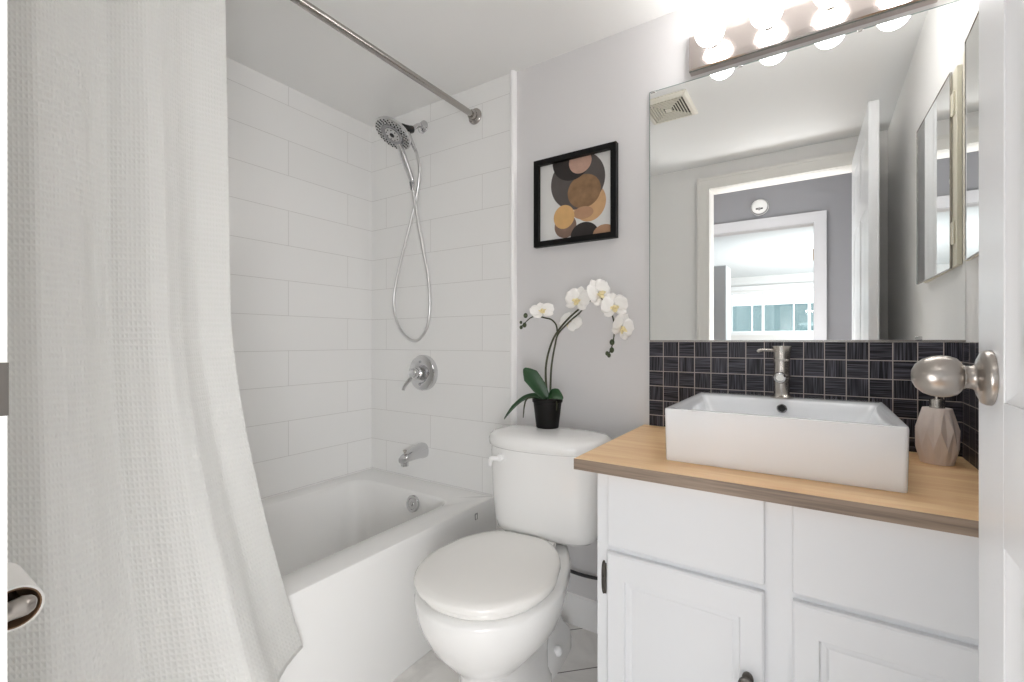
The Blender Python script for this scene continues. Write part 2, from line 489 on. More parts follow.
b = B(); b.lathe([(.084, .003), (.056, .003), (.054, .001)], 40, fm, False, False)
b.lathe([(.036, .004), (.024, .006), (.0005, .006)], 30, fm, False, False)
b.build('face_plate', mat('pale_grey_face', srgb(205, 205, 205), 0.3, 0.4), sh, recalc=False)
b = B(); b.lathe([(.057, .001), (.055, .006), (.040, .006), (.035, .002)], 40, fm, False, False); b.build('hand_shower_ring', M_darkchrome, sh, recalc=False)
b = B()
for rad, cnt, rr in ((.0625, 20, .0042), (.0705, 22, .0042), (.0785, 24, .0040)):
    for i in range(cnt):
        a = 2 * PI * (i + (.5 if rad > .065 and rad < .075 else 0)) / cnt
        b.lathe([(rr, 0.002), (rr * .8, .006)], 8, fm @ Matrix.Translation((rad * math.cos(a), rad * math.sin(a), 0)))
b.build('outer_nozzles', M_rubber, sh)
b = B()
for i in range(9):
    a = 2 * PI * i / 9
    b.lathe([(.0028, 0.004), (.002, .009)], 8, fm @ Matrix.Translation((.028 * math.cos(a), .028 * math.sin(a), 0)))
b.build('inner_nozzles', M_rubber, sh)
b = B(); b.lathe([(.011, .004), (.011, .009), (.0005, .010)], 16, fm)
b.build('centre_jet', M_rubber, sh)
b = B(); b.tube([rel(p) for p in ((-1.580, 1.458, 1.972), (-1.577, 1.474, 1.932), (-1.571, 1.497, 1.880), (-1.565, 1.515, 1.835), (-1.564, 1.520, 1.815))], [.013, .016, .015, .013, .0115], 16)
b.build('hand_shower_handle', M_chrome, sh)
b = B(); b.tube([rel(p) for p in ((-1.564, 1.520, 1.816), (-1.564, 1.521, 1.803))], [.0125, .0105], 14, 1); b.tube([rel(p) for p in ((-1.564, 1.521, 1.803), (-1.563, 1.522, 1.779))], [.0105, .008], 14, 1)
b.build('hose_coupling', M_darkchrome, sh)
b = B(); b.tube([rel(p) for p in ((-1.566, 1.494, 2.045), (-1.550, 1.508, 1.990), (-1.538, 1.521, 1.950))], [.008, .009, .0075], 12); b.build('hose_outlet', M_chrome, sh)

hose = [(-1.538, 1.521, 1.952), (-1.526, 1.530, 1.875), (-1.544, 1.540, 1.796), (-1.581, 1.550, 1.709), (-1.636, 1.558, 1.582), (-1.692, 1.563, 1.450), (-1.734, 1.567, 1.313), (-1.733, 1.569, 1.212),
        (-1.681, 1.571, 1.120), (-1.598, 1.572, 1.080), (-1.526, 1.570, 1.128), (-1.497, 1.567, 1.223), (-1.498, 1.560, 1.356), (-1.523, 1.553, 1.490), (-1.544, 1.540, 1.624), (-1.559, 1.528, 1.738), (-1.563, 1.522, 1.780)]
b = B(); b.tube([rel(p) for p in hose], .0072, 12, 8)
b.build('shower_hose', M_hose, sh)

va = thing('shower_valve', 'round chrome shower valve with a small lever on the tiled wall', 'faucet', (-1.553, YT, .930))
b = B(); m = axis_m((0, 0, 0), (0, -1, 0))
b.lathe([(.084, -.0005), (.084, .016), (.080, .024), (.062, .030), (.040, .031), (.036, .028)], 40, m); b.build('escutcheon', M_chrome, va)
b = B(); b.lathe([(.030, .028), (.030, .050), (.024, .056), (.024, .078), (.019, .084), (.001, .085)], 28, m); b.build('valve_hub', M_chrome, va)
b = B(); b.tube([(0, -.070, 0), (-.030, -.074, -.035), (-.052, -.080, -.062), (-.058, -.082, -.080)], [.010, .009, .008, .007], 12); b.build('lever', M_chrome, va)
for x, z in ((.0, .052), (.0, -.052), (.052, 0), (-.052, 0)):
    b = B(); b.lathe([(.006, .028), (.006, .033), (.001, .034)], 10, m @ Matrix.Translation((x, z, 0)))
    b.build('screw', M_darkchrome, va)

sp = thing('tub_spout', 'brushed nickel tub spout with a pull knob below the valve', 'faucet', (-1.562, YT, .558))
b = B()
def sect(y, w, h, zc):
    return [(w * math.copysign(abs(math.cos(a)) ** .8, math.cos(a)), y, zc + h * math.copysign(abs(math.sin(a)) ** .8, math.sin(a))) for a in [2 * PI * i / 24 for i in range(24)]]
b.loft([sect(0, .034, .036, .003), sect(-.010, .034, .036, .003), sect(-.04, .031, .030, .001), sect(-.09, .027, .023, -.006), sect(-.122, .024, .019, -.013), sect(-.138, .019, .014, -.018)])
b.lathe([(.017, 0), (.017, .018)], 20, Matrix.Translation((0, -.118, -.046)))
b.build('spout_body', M_chrome, sp, angle=50)
b = B(); b.lathe([(.004, 0), (.004, .016), (.008, .019), (.008, .026), (.001, .028)], 14, Matrix.Translation((0, -.118, .000))); b.build('diverter_knob', M_nickel, sp)

# ------------------------------------------------------------------ curtain rod and curtain
RX, RZ = -1.247, 2.063
rod = thing('curtain_rod', 'straight brushed steel shower curtain rod below the ceiling', 'curtain rod', (RX, YT, RZ))
b = B(); b.tube([(0, -.003, 0), (0, YF + .004 - YT, 0)], .0127, 20, 1); b.build('rod', M_steel, rod)
for nm, yy, dr in (('flange', 0, -1), ('flange', YF - YT, 1)):
    b = B(); b.lathe([(.034, .0005), (.034, .006), (.028, .012), (.020, .014), (.019, .032), (.0135, .033)], 28, axis_m((0, yy, 0), (0, dr, 0))); b.build(nm, M_steel, rod)

def make_curtain():
    NU, NV = 220, 90
    b = B(); bm = b.bm; uvl = bm.loops.layers.uv.new('UVMap')
    ztop, zbot = RZ - .030, .280
    grid = []
    for j in range(NV + 1):
        q = j / NV
        z = ztop + (zbot - ztop) * q
        flare = max(0.0, (1.15 - z) / .85) ** 1.5 if z < 1.15 else 0.0
        xc = RX + .172 * (q ** 1.1)                       # leans out over the tub edge
        amp = .014 + .016 * min(1, q * 2.5)
        row = []
        for i in range(NU + 1):
            s = i / NU
            ph = 2 * PI * (2.75 * s ** 1.15 + .05 * math.sin(q * 2.6 + s * 3)) + 2.6
            wv = math.sin(ph) + .12 * math.sin(2 * ph + .9 + q) + .05 * math.sin(5.3 * ph + 3 * q)
            fade = (1.0 + .7 * max(0, 1 - s / .45)) * (1 - .8 * min(1, max(0, (s - .70) / .24)))
            x = xc + amp * wv * fade + flare * (.072 * math.exp(-((s - .80) / .10) ** 2) - .048 * max(0, (s - .84) / .16) ** 1.3)
            k = 1 + .93 * (xc - RX) / RX                  # keeps the folds hanging plumb along the rod
            y = .072 + ((.566 * k - .072) * s + (.180) * flare * s ** 2.2 + .006 * math.sin(2 * ph) * s * (1 - s)) + .02 * q * s
            row.append(b.v((x, y, z)))
        grid.append(row)
    W = 1.25
    for j in range(NV):
        for i in range(NU):
            f = bm.faces.new((grid[j][i], grid[j][i + 1], grid[j + 1][i + 1], grid[j + 1][i]))
            for lp, (a, c) in zip(f.loops, ((i, j), (i + 1, j), (i + 1, j + 1), (i, j + 1))):
                lp[uvl].uv = (a / NU * W, c / NV * (ztop - zbot))
    o = b.build('shower_curtain', M_curtain, solid=.0016, angle=180, recalc=False)
    for k in range(8):
        b = B(); yy = .10 + k * .063
        b.tube([(RX + .022 * math.sin(a), yy, RZ - .008 + .024 * math.cos(a)) for a in [2 * PI * t / 20 for t in range(21)]], .0018, 8, 1)
        b.build('curtain_ring', M_chrome, o)
    return tag(o, 'white waffle-weave shower curtain drawn aside and hanging outside the tub', 'curtain')
curtain = make_curtain()

# ------------------------------------------------------------------ toilet
toi = thing('toilet', 'white two-piece toilet with a closed lid between tub and vanity', 'toilet', (-.8165, 1.4049, 0), math.radians(7))
def egg(v0, v1, w, z, k=2.3, wb=None, n=44, vm=.42):
    """plan outline: v runs towards the front (-y); rounder at the front, squarer at the back"""
    out = []
    L = v1 - v0
    vc = v0 + L * vm
    for i in range(n):
        a = 2 * PI * i / n
        c, s_ = math.cos(a), math.sin(a)
        if s_ >= 0: # back half
            e = 2.0 / (k + 2.4)
            y = -(vc - (vc - v0) * abs(s_) ** e); x = w * math.copysign(abs(c) ** e, c)
            if wb: 
                t = (abs(s_) ** e)
                x *= 1 - (1 - wb / w) * t ** 1.6
        else:
            e = 2.0 / k
            y = -(vc + (v1 - vc) * abs(s_) ** e); x = w * math.copysign(abs(c) ** e, c)
        out.append((x, y, z))
    return out
b = B()
rings = [egg(.10, .470, .108, .0, 2.6), egg(.10, .470, .108, .02, 2.6), egg(.11, .460, .098, .05, 2.6), egg(.10, .452, .092, .10, 2.5),
         egg(.08, .452, .094, .172, 2.4), egg(.075, .462, .104, .190, 2.3, vm=.5), egg(.04, .496, .134, .222, 2.2, .09, vm=.52), egg(-.01, .540, .172, .275, 2.15, .085, vm=.55), egg(-.04, .566, .194, .328, 2.15, .085, vm=.57),
         egg(-.05, .575, .201, .36, 2.15, .085, vm=.58), egg(-.05, .579, .2035, .390, 2.15, .085, vm=.58), egg(-.045, .575, .200, .402, 2.15, .083, vm=.58), egg(-.03, .56, .188, .406, 2.15, .08, vm=.58)]
b.loft(rings)
b.loft([egg(-.09, .22, .105, .0, 2.6), egg(-.09, .22, .105, .03, 2.6), egg(-.085, .21, .100, .06, 2.5), egg(-.07, .19, .080, .085, 2.3), egg(-.05, .17, .070, .13, 2.3), egg(-.05, .17, .075, .30, 2.3), egg(-.05, .17, .085, .36, 2.3)])
b.build('bowl', M_porc, toi, angle=60)
b = B(); b.loft([egg(.11, .556, .182, .4065, 2.15, .110, vm=.5), egg(.108, .560, .186, .410, 2.15, .111, vm=.5), egg(.108, .560, .186, .421, 2.15, .111, vm=.5), egg(.11, .556, .182, .4235, 2.15, .110, vm=.5)])
b.build('seat', M_seat, toi, angle=60)
b = B(); b.loft([egg(.130, .566, .190, .4275, 2.15, .112, vm=.5), egg(.124, .574, .1965, .430, 2.15, .116, vm=.5), egg(.124, .576, .1975, .440, 2.15, .116, vm=.5), egg(.128, .570, .192, .447, 2.15, .114, vm=.5),
                 egg(.140, .552, .177, .451, 2.15, .105, vm=.5), egg(.17, .51, .140, .4535, 2.15, .085, vm=.5), egg(.22, .43, .07, .4545, 2.1, .05, vm=.5)])
b.build('seat_lid', M_seat, toi, angle=60)
for sx in (-1, 1):
    b = B(); b.tube([(sx * .055, -.118, .425), (sx * .105, -.118, .425)], .011, 12, 1); b.build('seat_hinge', M_seat, toi)
def tank_ring(w, d, z, bow=.02, n=48, k=4.2, yo=0.0):
    out = []
    for i in range(n):
        a = 2 * PI * i / n
        c, s_ = math.cos(a), math.sin(a)
        e = 2 / k
        x = w * math.copysign(abs(c) ** e, c); y = d * math.copysign(abs(s_) ** e, s_)
        if y < 0: y -= bow * (1 - (x / w) ** 2)
        q = math.radians(1)
        out.append((.045 + x * math.cos(q) - y * math.sin(q), -.017 + x * math.sin(q) + y * math.cos(q) + yo, z))
    return out
b = B()
b.loft([tank_ring(.130, .050, .4095, .0), tank_ring(.132, .052, .420, .0), tank_ring(.160, .072, .424, .012), tank_ring(.177, .083, .438, .018), tank_ring(.187, .089, .47, .024), tank_ring(.195, .093, .56, .028),
        tank_ring(.200, .095, .70, .03), tank_ring(.199, .094, .718, .03)])
b.build('tank', M_porc, toi, angle=60)
b = B()
b.loft([tank_ring(.203, .097, .719, .032, k=3.4), tank_ring(.210, .103, .724, .034, k=3.4), tank_ring(.212, .105, .742, .034, k=3.4), tank_ring(.208, .101, .756, .033, k=3.4), tank_ring(.196, .090, .766, .028, k=3.2),
        tank_ring(.15, .06, .7725, .018, k=3), tank_ring(.06, .025, .7745, .006, k=2.5)])
b.build('tank_lid', M_porc, toi, angle=60)
b = B(); b.lathe([(.012, -.004), (.012, .010), (.009, .013)], 16, axis_m((-.085, -.130, .690), (.02, -1, 0)))
b.tube([(-.085, -.148, .690), (-.094, -.152, .690), (-.106, -.153, .689), (-.113, -.151, .676), (-.114, -.149, .664)], [.0075, .0075, .008, .007, .006], 12)
b.build('flush_lever', M_trim, toi)
for sx in (-1, 1):
    b = B(); b.ball((sx * .098, -.075, .062), .0155, (1, 1, 1.05), n=16)
    b.build('bolt_cap', M_trim, toi)
b = B(); b.tube([(.30, .175, .20), (.24, .17, .206), (.10, .15, .212), (-.03, .150, .240), (-.12, .160, .30), (-.16, .140, .355), (-.15, .08, .400), (-.14, .03, .427)], .0065, 10, 8)
b.build('supply_hose', M_whitehose, toi)['label'] = 'dark braided supply hose'

# ------------------------------------------------------------------ vanity
van = thing('vanity_cabinet', 'white painted vanity cabinet with two panelled doors under the wood top', 'cabinet', (-.07, 1.33, 0))
VX0, VX1, VY0, VY1, VZ = -.455, XR - .001, 1.070, YB - .002, .7605
def vl(x, y): return x + .07, y - 1.33
b = B()
x0, y0 = vl(VX0, VY0); x1, y1 = vl(VX1, VY1)
b.box(x0, x1, y0 + .018, y1, .09, VZ); b.box(x0 + .02, x1, y0 + .07, y1, .0, .09)
# face frame: stiles and rails
b.box(x0, x1, y0, y0 + .0179, .09, VZ)
b.build('carcass', M_cab, van, bevel=.0012)
def panel_door(b, xa, xc, za, zc, yf, th, stile, top, raised=True):
    # slab with a moulded recess: nested rectangles lofted towards the back and out again
    def R(i, y, dz=0): return [(xa + i, y, za + i + dz), (xc - i, y, za + i + dz), (xc - i, y, zc - i - dz), (xa + i, y, zc - i - dz)]
    d = top - stile
    b.loft([R(0, yf + th), R(0, yf + .004), R(.004, yf), R(stile, yf, d), R(stile + .003, yf + .007, d), R(stile + .012, yf + .008, d), R(stile + .016, yf + .011, d),
            R(stile + .040, yf + .005, d) if raised else R(stile + .02, yf + .006, d)])
def knob(parent, x, z, yf):
    k = B()
    k.lathe([(.011, 0), (.011, .002), (.005, .006), (.005, .015), (.012, .021), (.0155, .027), (.0145, .032), (.009, .035), (.001, .036)], 20,
            axis_m((x, yf, z), (0, -1, 0)) @ Matrix.Diagonal((1.0, 1.35, 1, 1)))
    k.build('knob', M_pewter, parent)['label'] = 'dark pewter oval knob'
for xa, xc, hx, kx in ((-.424, -.089, -.437, -.118), (-.040, .295, .3035, -.008)):
    xa2, _ = vl(xa, 0); xc2, _ = vl(xc, 0)
    b = B(); panel_door(b, xa2, xc2, .105, .571, y0 - .018, .0178, .043, .062)
    d = b.build('door', M_cab, van, bevel=.001)
    knob(d, vl(kx, 0)[0], .388, y0 - .018)
    for hz in (.500, .180):
        b = B(); hxx = vl(hx, 0)[0]
        b.loft([[(x, y, z) for x, _, z in [(hxx + (.0055 * math.cos(a)), 0, hz + .041 * math.copysign(abs(math.sin(a)) ** .7, math.sin(a))) for a in [2 * PI * i / 24 for i in range(24)]]] for y in (y0 - .0002, y0 - .004)])
        for dz in (-.026, 0, .026): b.ball((hxx, y0 - .004, hz + dz), .0042, n=10)
        b.tube([(hxx + (.005 if hx < 0 else -.005), y0 - .006, hz - .036), (hxx + (.005 if hx < 0 else -.005), y0 - .006, hz + .036)], .0032, 10, 1)
        b.build('hinge', M_pewter, d)['label'] = 'dark pewter surface hinge'
for xa, xc in ((-.424, -.089), (-.040, .295)):
    xa2, _ = vl(xa, 0); xc2, _ = vl(xc, 0)
    b = B(); b.box(xa2, xc2, y0 - .010, y0 - .0002, .584, .757)
    b.build('drawer_front', M_cab, van, bevel=.002)

ct = thing('countertop', 'wood plank vanity countertop with a grey-brown front edge', 'countertop', (-.097, 1.318, .761))
CX0, CX1, CY0, CY1, CZ0, CZ1 = -.505, XR - .001, 1.040, YB - .001, .761, .788
b = B(); b.box(CX0 + .097 + .0012, CX1 + .097, CY0 - 1.318 + .0012, CY1 - 1.318, 0, .027); b.build('plank_top', M_wood, ct)
b = B(); b.box(CX0 + .097, CX1 + .097, CY0 - 1.318, CY0 - 1.318 + .0012, 0, .0265); b.box(CX0 + .097, CX0 + .097 + .0012, CY0 - 1.318 + .0012, CY1 - 1.318, 0, .0265)
b.build('edge_band', M_woodedge, ct)['label'] = 'grey-brown laminate edge strip'

b = B(); b.box(-.4840, XR - .0005, YB - .008, YB - .0005, CZ1 + .0003, 1.0770); b.box(XR - .008, XR - .0005, 1.046, YB - .008, CZ1 + .0003, 1.0770)
bs = b.build('backsplash', M_mosaic)
tag(bs, 'black mosaic tile backsplash between countertop and mirror', 'backsplash')

# vessel sink
sk = thing('vessel_sink', 'white rectangular vessel sink standing on the wood countertop', 'sink', (-.082, 1.36, CZ1))
b = B()
def sl(x0, x1, y0, y1, z, r): return [(x + .082, y - 1.36, z - CZ1) for x, y, z in rrect(x0, x1, y0, y1, z, r, 5)]
ZS = .9165
rings = [sl(-.309, .145, 1.150, 1.575, CZ1 + .0004, .008), sl(-.310, .146, 1.148, 1.577, CZ1 + .004, .010), sl(-.311, .147, 1.140, 1.584, ZS - .006, .010), sl(-.310, .146, 1.139, 1.584, ZS - .001, .011), sl(-.307, .143, 1.142, 1.581, ZS, .010),
         sl(-.294, .130, 1.156, 1.492, ZS - .0005, .012), sl(-.290, .126, 1.160, 1.488, ZS - .003, .014), sl(-.280, .116, 1.170, 1.478, ZS - .02, .02),
         sl(-.262, .098, 1.195, 1.462, .845, .04), sl(-.235, .071, 1.225, 1.438, .820, .06), sl(-.18, .02, 1.27, 1.39, .812, .05)]
b.loft(rings); b.build('basin', M_sink, sk, angle=55)
b = B(); b.lathe([(.0125, -.004), (.0125, .0015), (.0095, .003), (.009, -.002)], 22, axis_m((-.081 + .082, 1.474 - 1.36, .893 - CZ1), (0, -1, .25)), False, False)
b.mi = 1; b.lathe([(.009, -.0015), (.0001, -.0015)], 20, axis_m((-.081 + .082, 1.474 - 1.36, .893 - CZ1), (0, -1, .25)), False, False)
b.build('overflow_ring', [M_darkchrome, M_black], sk)['label'] = 'dark round overflow hole'
b = B(); b.lathe([(.022, 0), (.022, .003), (.015, .005), (.001, .006)], 22, Matrix.Translation((0, 1.33 - 1.36, .8122 - CZ1))); b.build('drain', M_chrome, sk)

fa = thing('basin_faucet', 'short brushed nickel single-lever faucet on the back of the sink', 'faucet', (-.0845, 1.532, ZS))
b = B(); b.lathe([(.029, .0002), (.029, .004), (.023, .008), (.0200, .012), (.0198, .056), (.0225, .058), (.0225, .066), (.0198, .068), (.0198, .104)], 28); b.build('faucet_body', M_nickel, fa)
b = B(); b.lathe([(.0215, .1045), (.0215, .110), (.0200, .112), (.0250, .146), (.0240, .149), (.001, .150)], 28); hb = b.build('lever_cap', M_nickel, fa)
b = B(); b.tube([(-.012, -.004, .136), (-.030, -.018, .137), (-.048, -.030, .137), (-.055, -.034, .135), (-.058, -.036, .131)], [.0048, .0045, .0045, .0052, .004], 12); b.build('lever', M_nickel, hb)
b = B(); b.tube([(0, -.010, .052), (0, -.045, .062), (0, -.080, .066)], [.0135, .0135, .013], 18); b.build('spout', M_nickel, fa)
b = B(); b.lathe([(.0142, 0), (.0142, .010), (.011, .012), (.0105, .008)], 20, axis_m((0, -.076, .066), (0, -1, -.25)), True, False); b.build('aerator', M_chrome, fa)

so = thing('soap_dispenser', 'blush faceted ceramic soap dispenser in the counter corner beside the sink', 'soap dispenser', (.240, 1.482, CZ1 + .0005))
b = B(); n = 20
prof = [(.0310, 0, 1.0), (.0400, .036, .90), (.0405, .082, .88), (.0275, .131, 1.0)]
rr = []
for k, (r, z, dip) in enumerate(prof):
    rr.append([b.v((r * (1 if (i + k) % 2 else dip) * math.cos(2 * PI * i / n), r * (1 if (i + k) % 2 else dip) * math.sin(2 * PI * i / n), z)) for i in range(n)])
for k in range(len(rr) - 1):
    for i in range(n):
        j = (i + 1) % n
        if (i + k) % 2: b.face([rr[k][i], rr[k][j], rr[k + 1][j]]); b.face([rr[k][i], rr[k + 1][j], rr[k + 1][i]])
        else: b.face([rr[k][i], rr[k][j], rr[k + 1][i]]); b.face([rr[k][j], rr[k + 1][j], rr[k + 1][i]])
b.face(list(reversed(rr[0]))); b.face(rr[-1])
b.build('bottle', M_soap, so, flat=True)
b = B(); b.lathe([(.0145, .1312), (.0145, .150), (.012, .153), (.005, .154), (.005, .176)], 24); b.build('collar', M_nickel, so)
b = B(); b.lathe([(.009, .1755), (.010, .178), (.010, .188), (.006, .191), (.001, .191)], 20); b.tube([(0, 0, .184), (-.018, -.012, .185), (-.034, -.023, .181)], [.006, .0055, .004], 10); b.build('pump_head', M_nickel, so)

# wall mirror
mi = thing('wall_mirror', 'large frameless wall mirror above the black backsplash', 'mirror', (-.085, YB, 1.08))
MX0, MX1, MZ0, MZ1 = -.4825, XR - .001, 1.0830, 1.9400
b = B(); b.box(MX0 + .085, MX1 + .085, -.006, -.0005, MZ0 - 1.08, MZ1 - 1.08); b.build('mirror_glass', M_mirror, mi, flat=True)
b = B(); b.box(MX0 + .085 - .0018, MX0 + .085 - .0002, -.0065, -.0005, MZ0 - 1.08, MZ1 - 1.08 + .002); b.box(MX0 + .085, MX1 + .085, -.0065, -.0005, MZ1 - 1.08 + .0002, MZ1 - 1.08 + .002)
b.build('glass_edge', M_glassedge, mi)
b = B(); b.box(MX0 + .085, MX1 + .085, -.0085, -.0005, -.0025, .0028); b.build('bottom_channel', M_steel, mi)
for x, z, dz in ((-.472, MZ1, -1), (-.2, MZ1, -1), (.1, MZ1, -1), (.222, MZ0, 1)):
    b = B(); b.box(x + .085 - .007, x + .085 + .007, -.0085, -.0062, z - 1.08 - .003, z - 1.08 + .003 + (.006 if dz > 0 else 0)); b.build('mirror_clip', M_chrome, mi, bevel=.001)

# vanity light
vlgt = thing('vanity_light', 'brushed nickel bar light with four globe bulbs above the mirror', 'light', (-.044, YB, 2.012))
b = B()
LX0, LX1 = -.347, .259
def lr(i, y): return [(LX0 + .044 + i, y, -.056 + i), (LX1 + .044 - i, y, -.056 + i), (LX1 + .044 - i, y, .056 - i), (LX0 + .044 + i, y, .056 - i)]
b.loft([lr(0, -.0005), lr(0, -.034), lr(.003, -.038), lr(.02, -.040)]); b.build('back_plate', M_barplate, vlgt, flat=True)
for bx in (-.270, -.119, .032, .183):
    b = B(); m = axis_m((bx + .044, -.040, .004), (0, -1, 0))
    b.lathe([(.021, -.002), (.021, .002), (.0150, .004), (.0150, .018), (.0162, .019), (.0162, .0225), (.013, .023)], 24, m); b.build('socket', M_nickel, vlgt)
    b = B(); prof = [(.0125, .0231), (.0130, .027), (.0165, .033)]
    R = .0415; cz = .033 + math.sqrt(R * R - .0165 ** 2)
    a0 = math.asin(.0165 / R)
    for i in range(1, 15):
        a = PI - a0 - (PI - a0) * i / 14
        prof.append((max(R * math.sin(a), .0004), cz + R * math.cos(a)))
    b.lathe(prof, 28, m); b.build('bulb', M_bulb, vlgt)

# medicine cabinet on the right wall
mc = thing('medicine_cabinet', 'mirrored medicine cabinet recessed in the side wall', 'cabinet', (XR, 1.275, 1.275))
FX = .2964 - XR
ROT = Matrix.Translation((FX, .243, 0)) @ Matrix.Rotation(math.radians(-1.5), 4, 'Z') @ Matrix.Translation((-FX, -.243, 0))
def ajar(o): o.data.transform(ROT); return o
b = B(); b.box(FX + .0048, -.0005, -.160, .288, .002, .517); b.build('cabinet_body', M_cream, mc, bevel=.001)
b = B(); b.box(FX, FX + .0035, -.167, .243, 0, .520); dm = ajar(b.build('door', M_mirror, mc, flat=True)); dm['label'] = 'mirror door panel standing slightly ajar'
b = B(); b.box(FX - .0012, FX + .0040, -.1685, -.1672, -.001, .521); b.box(FX - .0012, FX + .0040, -.1685, .2445, .5202, .5215); b.box(FX - .0012, FX + .0040, -.1685, .2445, -.0015, -.0002)
b.box(FX - .0012, FX + .0040, .2432, .2445, -.001, .521)
ajar(b.build('mirror_edge', M_steel, dm))
for hz in (.09, .43):
    b = B(); b.box(FX + .0015, FX + .0046, .2475, .270, hz - .03, hz + .03)
    b.tube([(FX + .002, .2480, hz - .028), (FX + .002, .2480, hz + .028)], .0022, 10, 1); b.build('hinge', M_cream, mc)

# bathroom fan grille in the ceiling
ve = thing('ceiling_vent', 'cream square exhaust fan grille in the ceiling, seen in the mirror', 'vent', (-.590, .944, ZC))
ve.scale = (.86, 1.0, 1.0)
b = B(); h = .125
def sq(r, z): return [(-r, -r, z), (r, -r, z), (r, r, z), (-r, r, z)]
b.loft([sq(h, -.0005), sq(h, -.006), sq(h - .012, -.014), sq(h - .026, -.016), sq(h - .028, -.004)], False, False)
b.build('cover_frame', M_vent, ve, flat=True)
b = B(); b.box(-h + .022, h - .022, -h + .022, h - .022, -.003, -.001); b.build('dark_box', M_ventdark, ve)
for r in (.088, .074, .060, .046, .032):
    b = B(); b.loft([sq(r - .003, -.006), sq(r + .0015, -.015), sq(r - .0030, -.016), sq(r - .006, -.007), sq(r - .003, -.006)], False, False)
    b.build('louver', M_vent, ve, flat=True)
b = B(); b.box(-.016, .016, -.016, .016, -.016, -.003); b.build('center_boss', M_vent, ve)

# ------------------------------------------------------------------ framed picture
pf = thing('framed_picture', 'black square frame with an abstract print of overlapping brown circles', 'picture', (-.770, YB, 1.624))
b = B(); F = .1715; w = .021
def fr(r, y): return [(-r, y, -r), (r, y, -r), (r, y, r), (-r, y, r)]
b.loft([fr(F, -.0005), fr(F, -.024), fr(F - .001, -.025), fr(F - w, -.025), fr(F - w - .0005, -.016), fr(F - w, -.0005)], False, False)
b.build('frame', M_frame, pf, flat=True)
A = F - w
b = B()
M_art = [mat('print_ground', srgb(222, 222, 220), .7, noise=.03, nscale=30),
         mat('print_tan', srgb(205, 165, 122), .7, noise=.12, nscale=40), mat('print_charcoal', srgb(88, 82, 80), .7, noise=.25, nscale=22),
         mat('print_bronze', srgb(138, 108, 78), .7, noise=.45, nscale=38), mat('print_black', srgb(45, 40, 39), .7, noise=.2, nscale=30),
         mat('print_rose', srgb(190, 155, 138), .7, noise=.2, nscale=45), mat('print_sand', srgb(176, 138, 108), .7, noise=.15, nscale=40),
         mat('print_ochre', srgb(212, 170, 115), .7, noise=.12, nscale=35), mat('print_umber', srgb(132, 108, 94), .7, noise=.3, nscale=35)]
b.box(-A, A, -.006, -.002, -A, A)
def clip(poly):
    for ax, sg in ((0, 1), (0, -1), (1, 1), (1, -1)):
        out = []
        for i in range(len(poly)):
            p, q = poly[i], poly[(i + 1) % len(poly)]
            ip, iq = sg * p[ax] <= A - .0002, sg * q[ax] <= A - .0002
            if ip: out.append(p)
            if ip != iq:
                t = (sg * (A - .0002) - p[ax]) / (q[ax] - p[ax])
                out.append((p[0] + t * (q[0] - p[0]), p[1] + t * (q[1] - p[1])))
        poly = out
    return poly
for k, (s, t, rx, ry, mi_) in enumerate(((.70, .585, .22, .235, 1), (.535, .285, .375, .36, 2), (.628, .43, .225, .21, 3), (.46, .0, .275, .265, 4), (.577, .05, .155, .15, 5),
                                        (.62, .70, .136, .078, 6), (.37, .835, .155, .15, 8), (.351, .715, .148, .152, 7), (.636, .985, .19, .165, 4), (.90, 1.0, .15, .115, 6))):
    cx, cz = -A + 2 * A * s, A - 2 * A * t
    poly = clip([(cx + 2 * A * rx * math.cos(a), cz + 2 * A * ry * math.sin(a)) for a in [2 * PI * i / 56 for i in range(56)]])
    b.mi = mi_; y = -.0062 - .0002 * k
    b.loft([[(x, -.0055, z) for x, z in poly], [(x, y, z) for x, z in poly]])
b.build('art_print', M_art, pf, flat=True)

# ------------------------------------------------------------------ orchid on the tank
OR = Vector((-.797, 1.430, .7746))
orc = thing('potted_orchid', 'white orchid in a black pot standing on the toilet tank', 'plant', OR)
def ol(p):
    x, y, z = p
    t = min(1, max(0, (x + .78) / .20)); t = t * t * (3 - 2 * t)
    k = (y + .095 * t) / y
    return Vector((x * k, y * k, 1.08 + (z - 1.08) * k)) - OR
b = B(); b.lathe([(.039, 0), (.040, .003), (.050, .088), (.0535, .090), (.0545, .103), (.0515, .104), (.0505, .095)], 32, None, True, False); b.build('pot', M_pot, orc)
b = B(); b.lathe([(.0495, .094), (.03, .099), (.001, .101)], 24, None, True, False); b.build('potting_bark', M_soil, orc)
stA = [(-.796, 1.430, .868), (-.802, 1.428, .93), (-.800, 1.426, .998), (-.781, 1.424, 1.064), (-.753, 1.422, 1.112), (-.708, 1.420, 1.158), (-.655, 1.415, 1.196), (-.618, 1.412, 1.218), (-.594, 1.410, 1.222), (-.572, 1.408, 1.208), (-.556, 1.406, 1.188), (-.544, 1.405, 1.155), (-.539, 1.405, 1.120), (-.542, 1.405, 1.085), (-.549, 1.405, 1.058), (-.556, 1.405, 1.042)]
stB = [(-.788, 1.434, .868), (-.784, 1.434, .981), (-.768, 1.432, 1.064), (-.753, 1.430, 1.106), (-.710, 1.432, 1.148), (-.670, 1.434, 1.180), (-.655, 1.430, 1.205)]
stC = [(-.754, 1.424, 1.108), (-.757, 1.420, 1.136), (-.774, 1.416, 1.155), (-.800, 1.412, 1.162), (-.827, 1.412, 1.168), (-.856, 1.414, 1.164), (-.882, 1.416, 1.146), (-.897, 1.418, 1.134)]
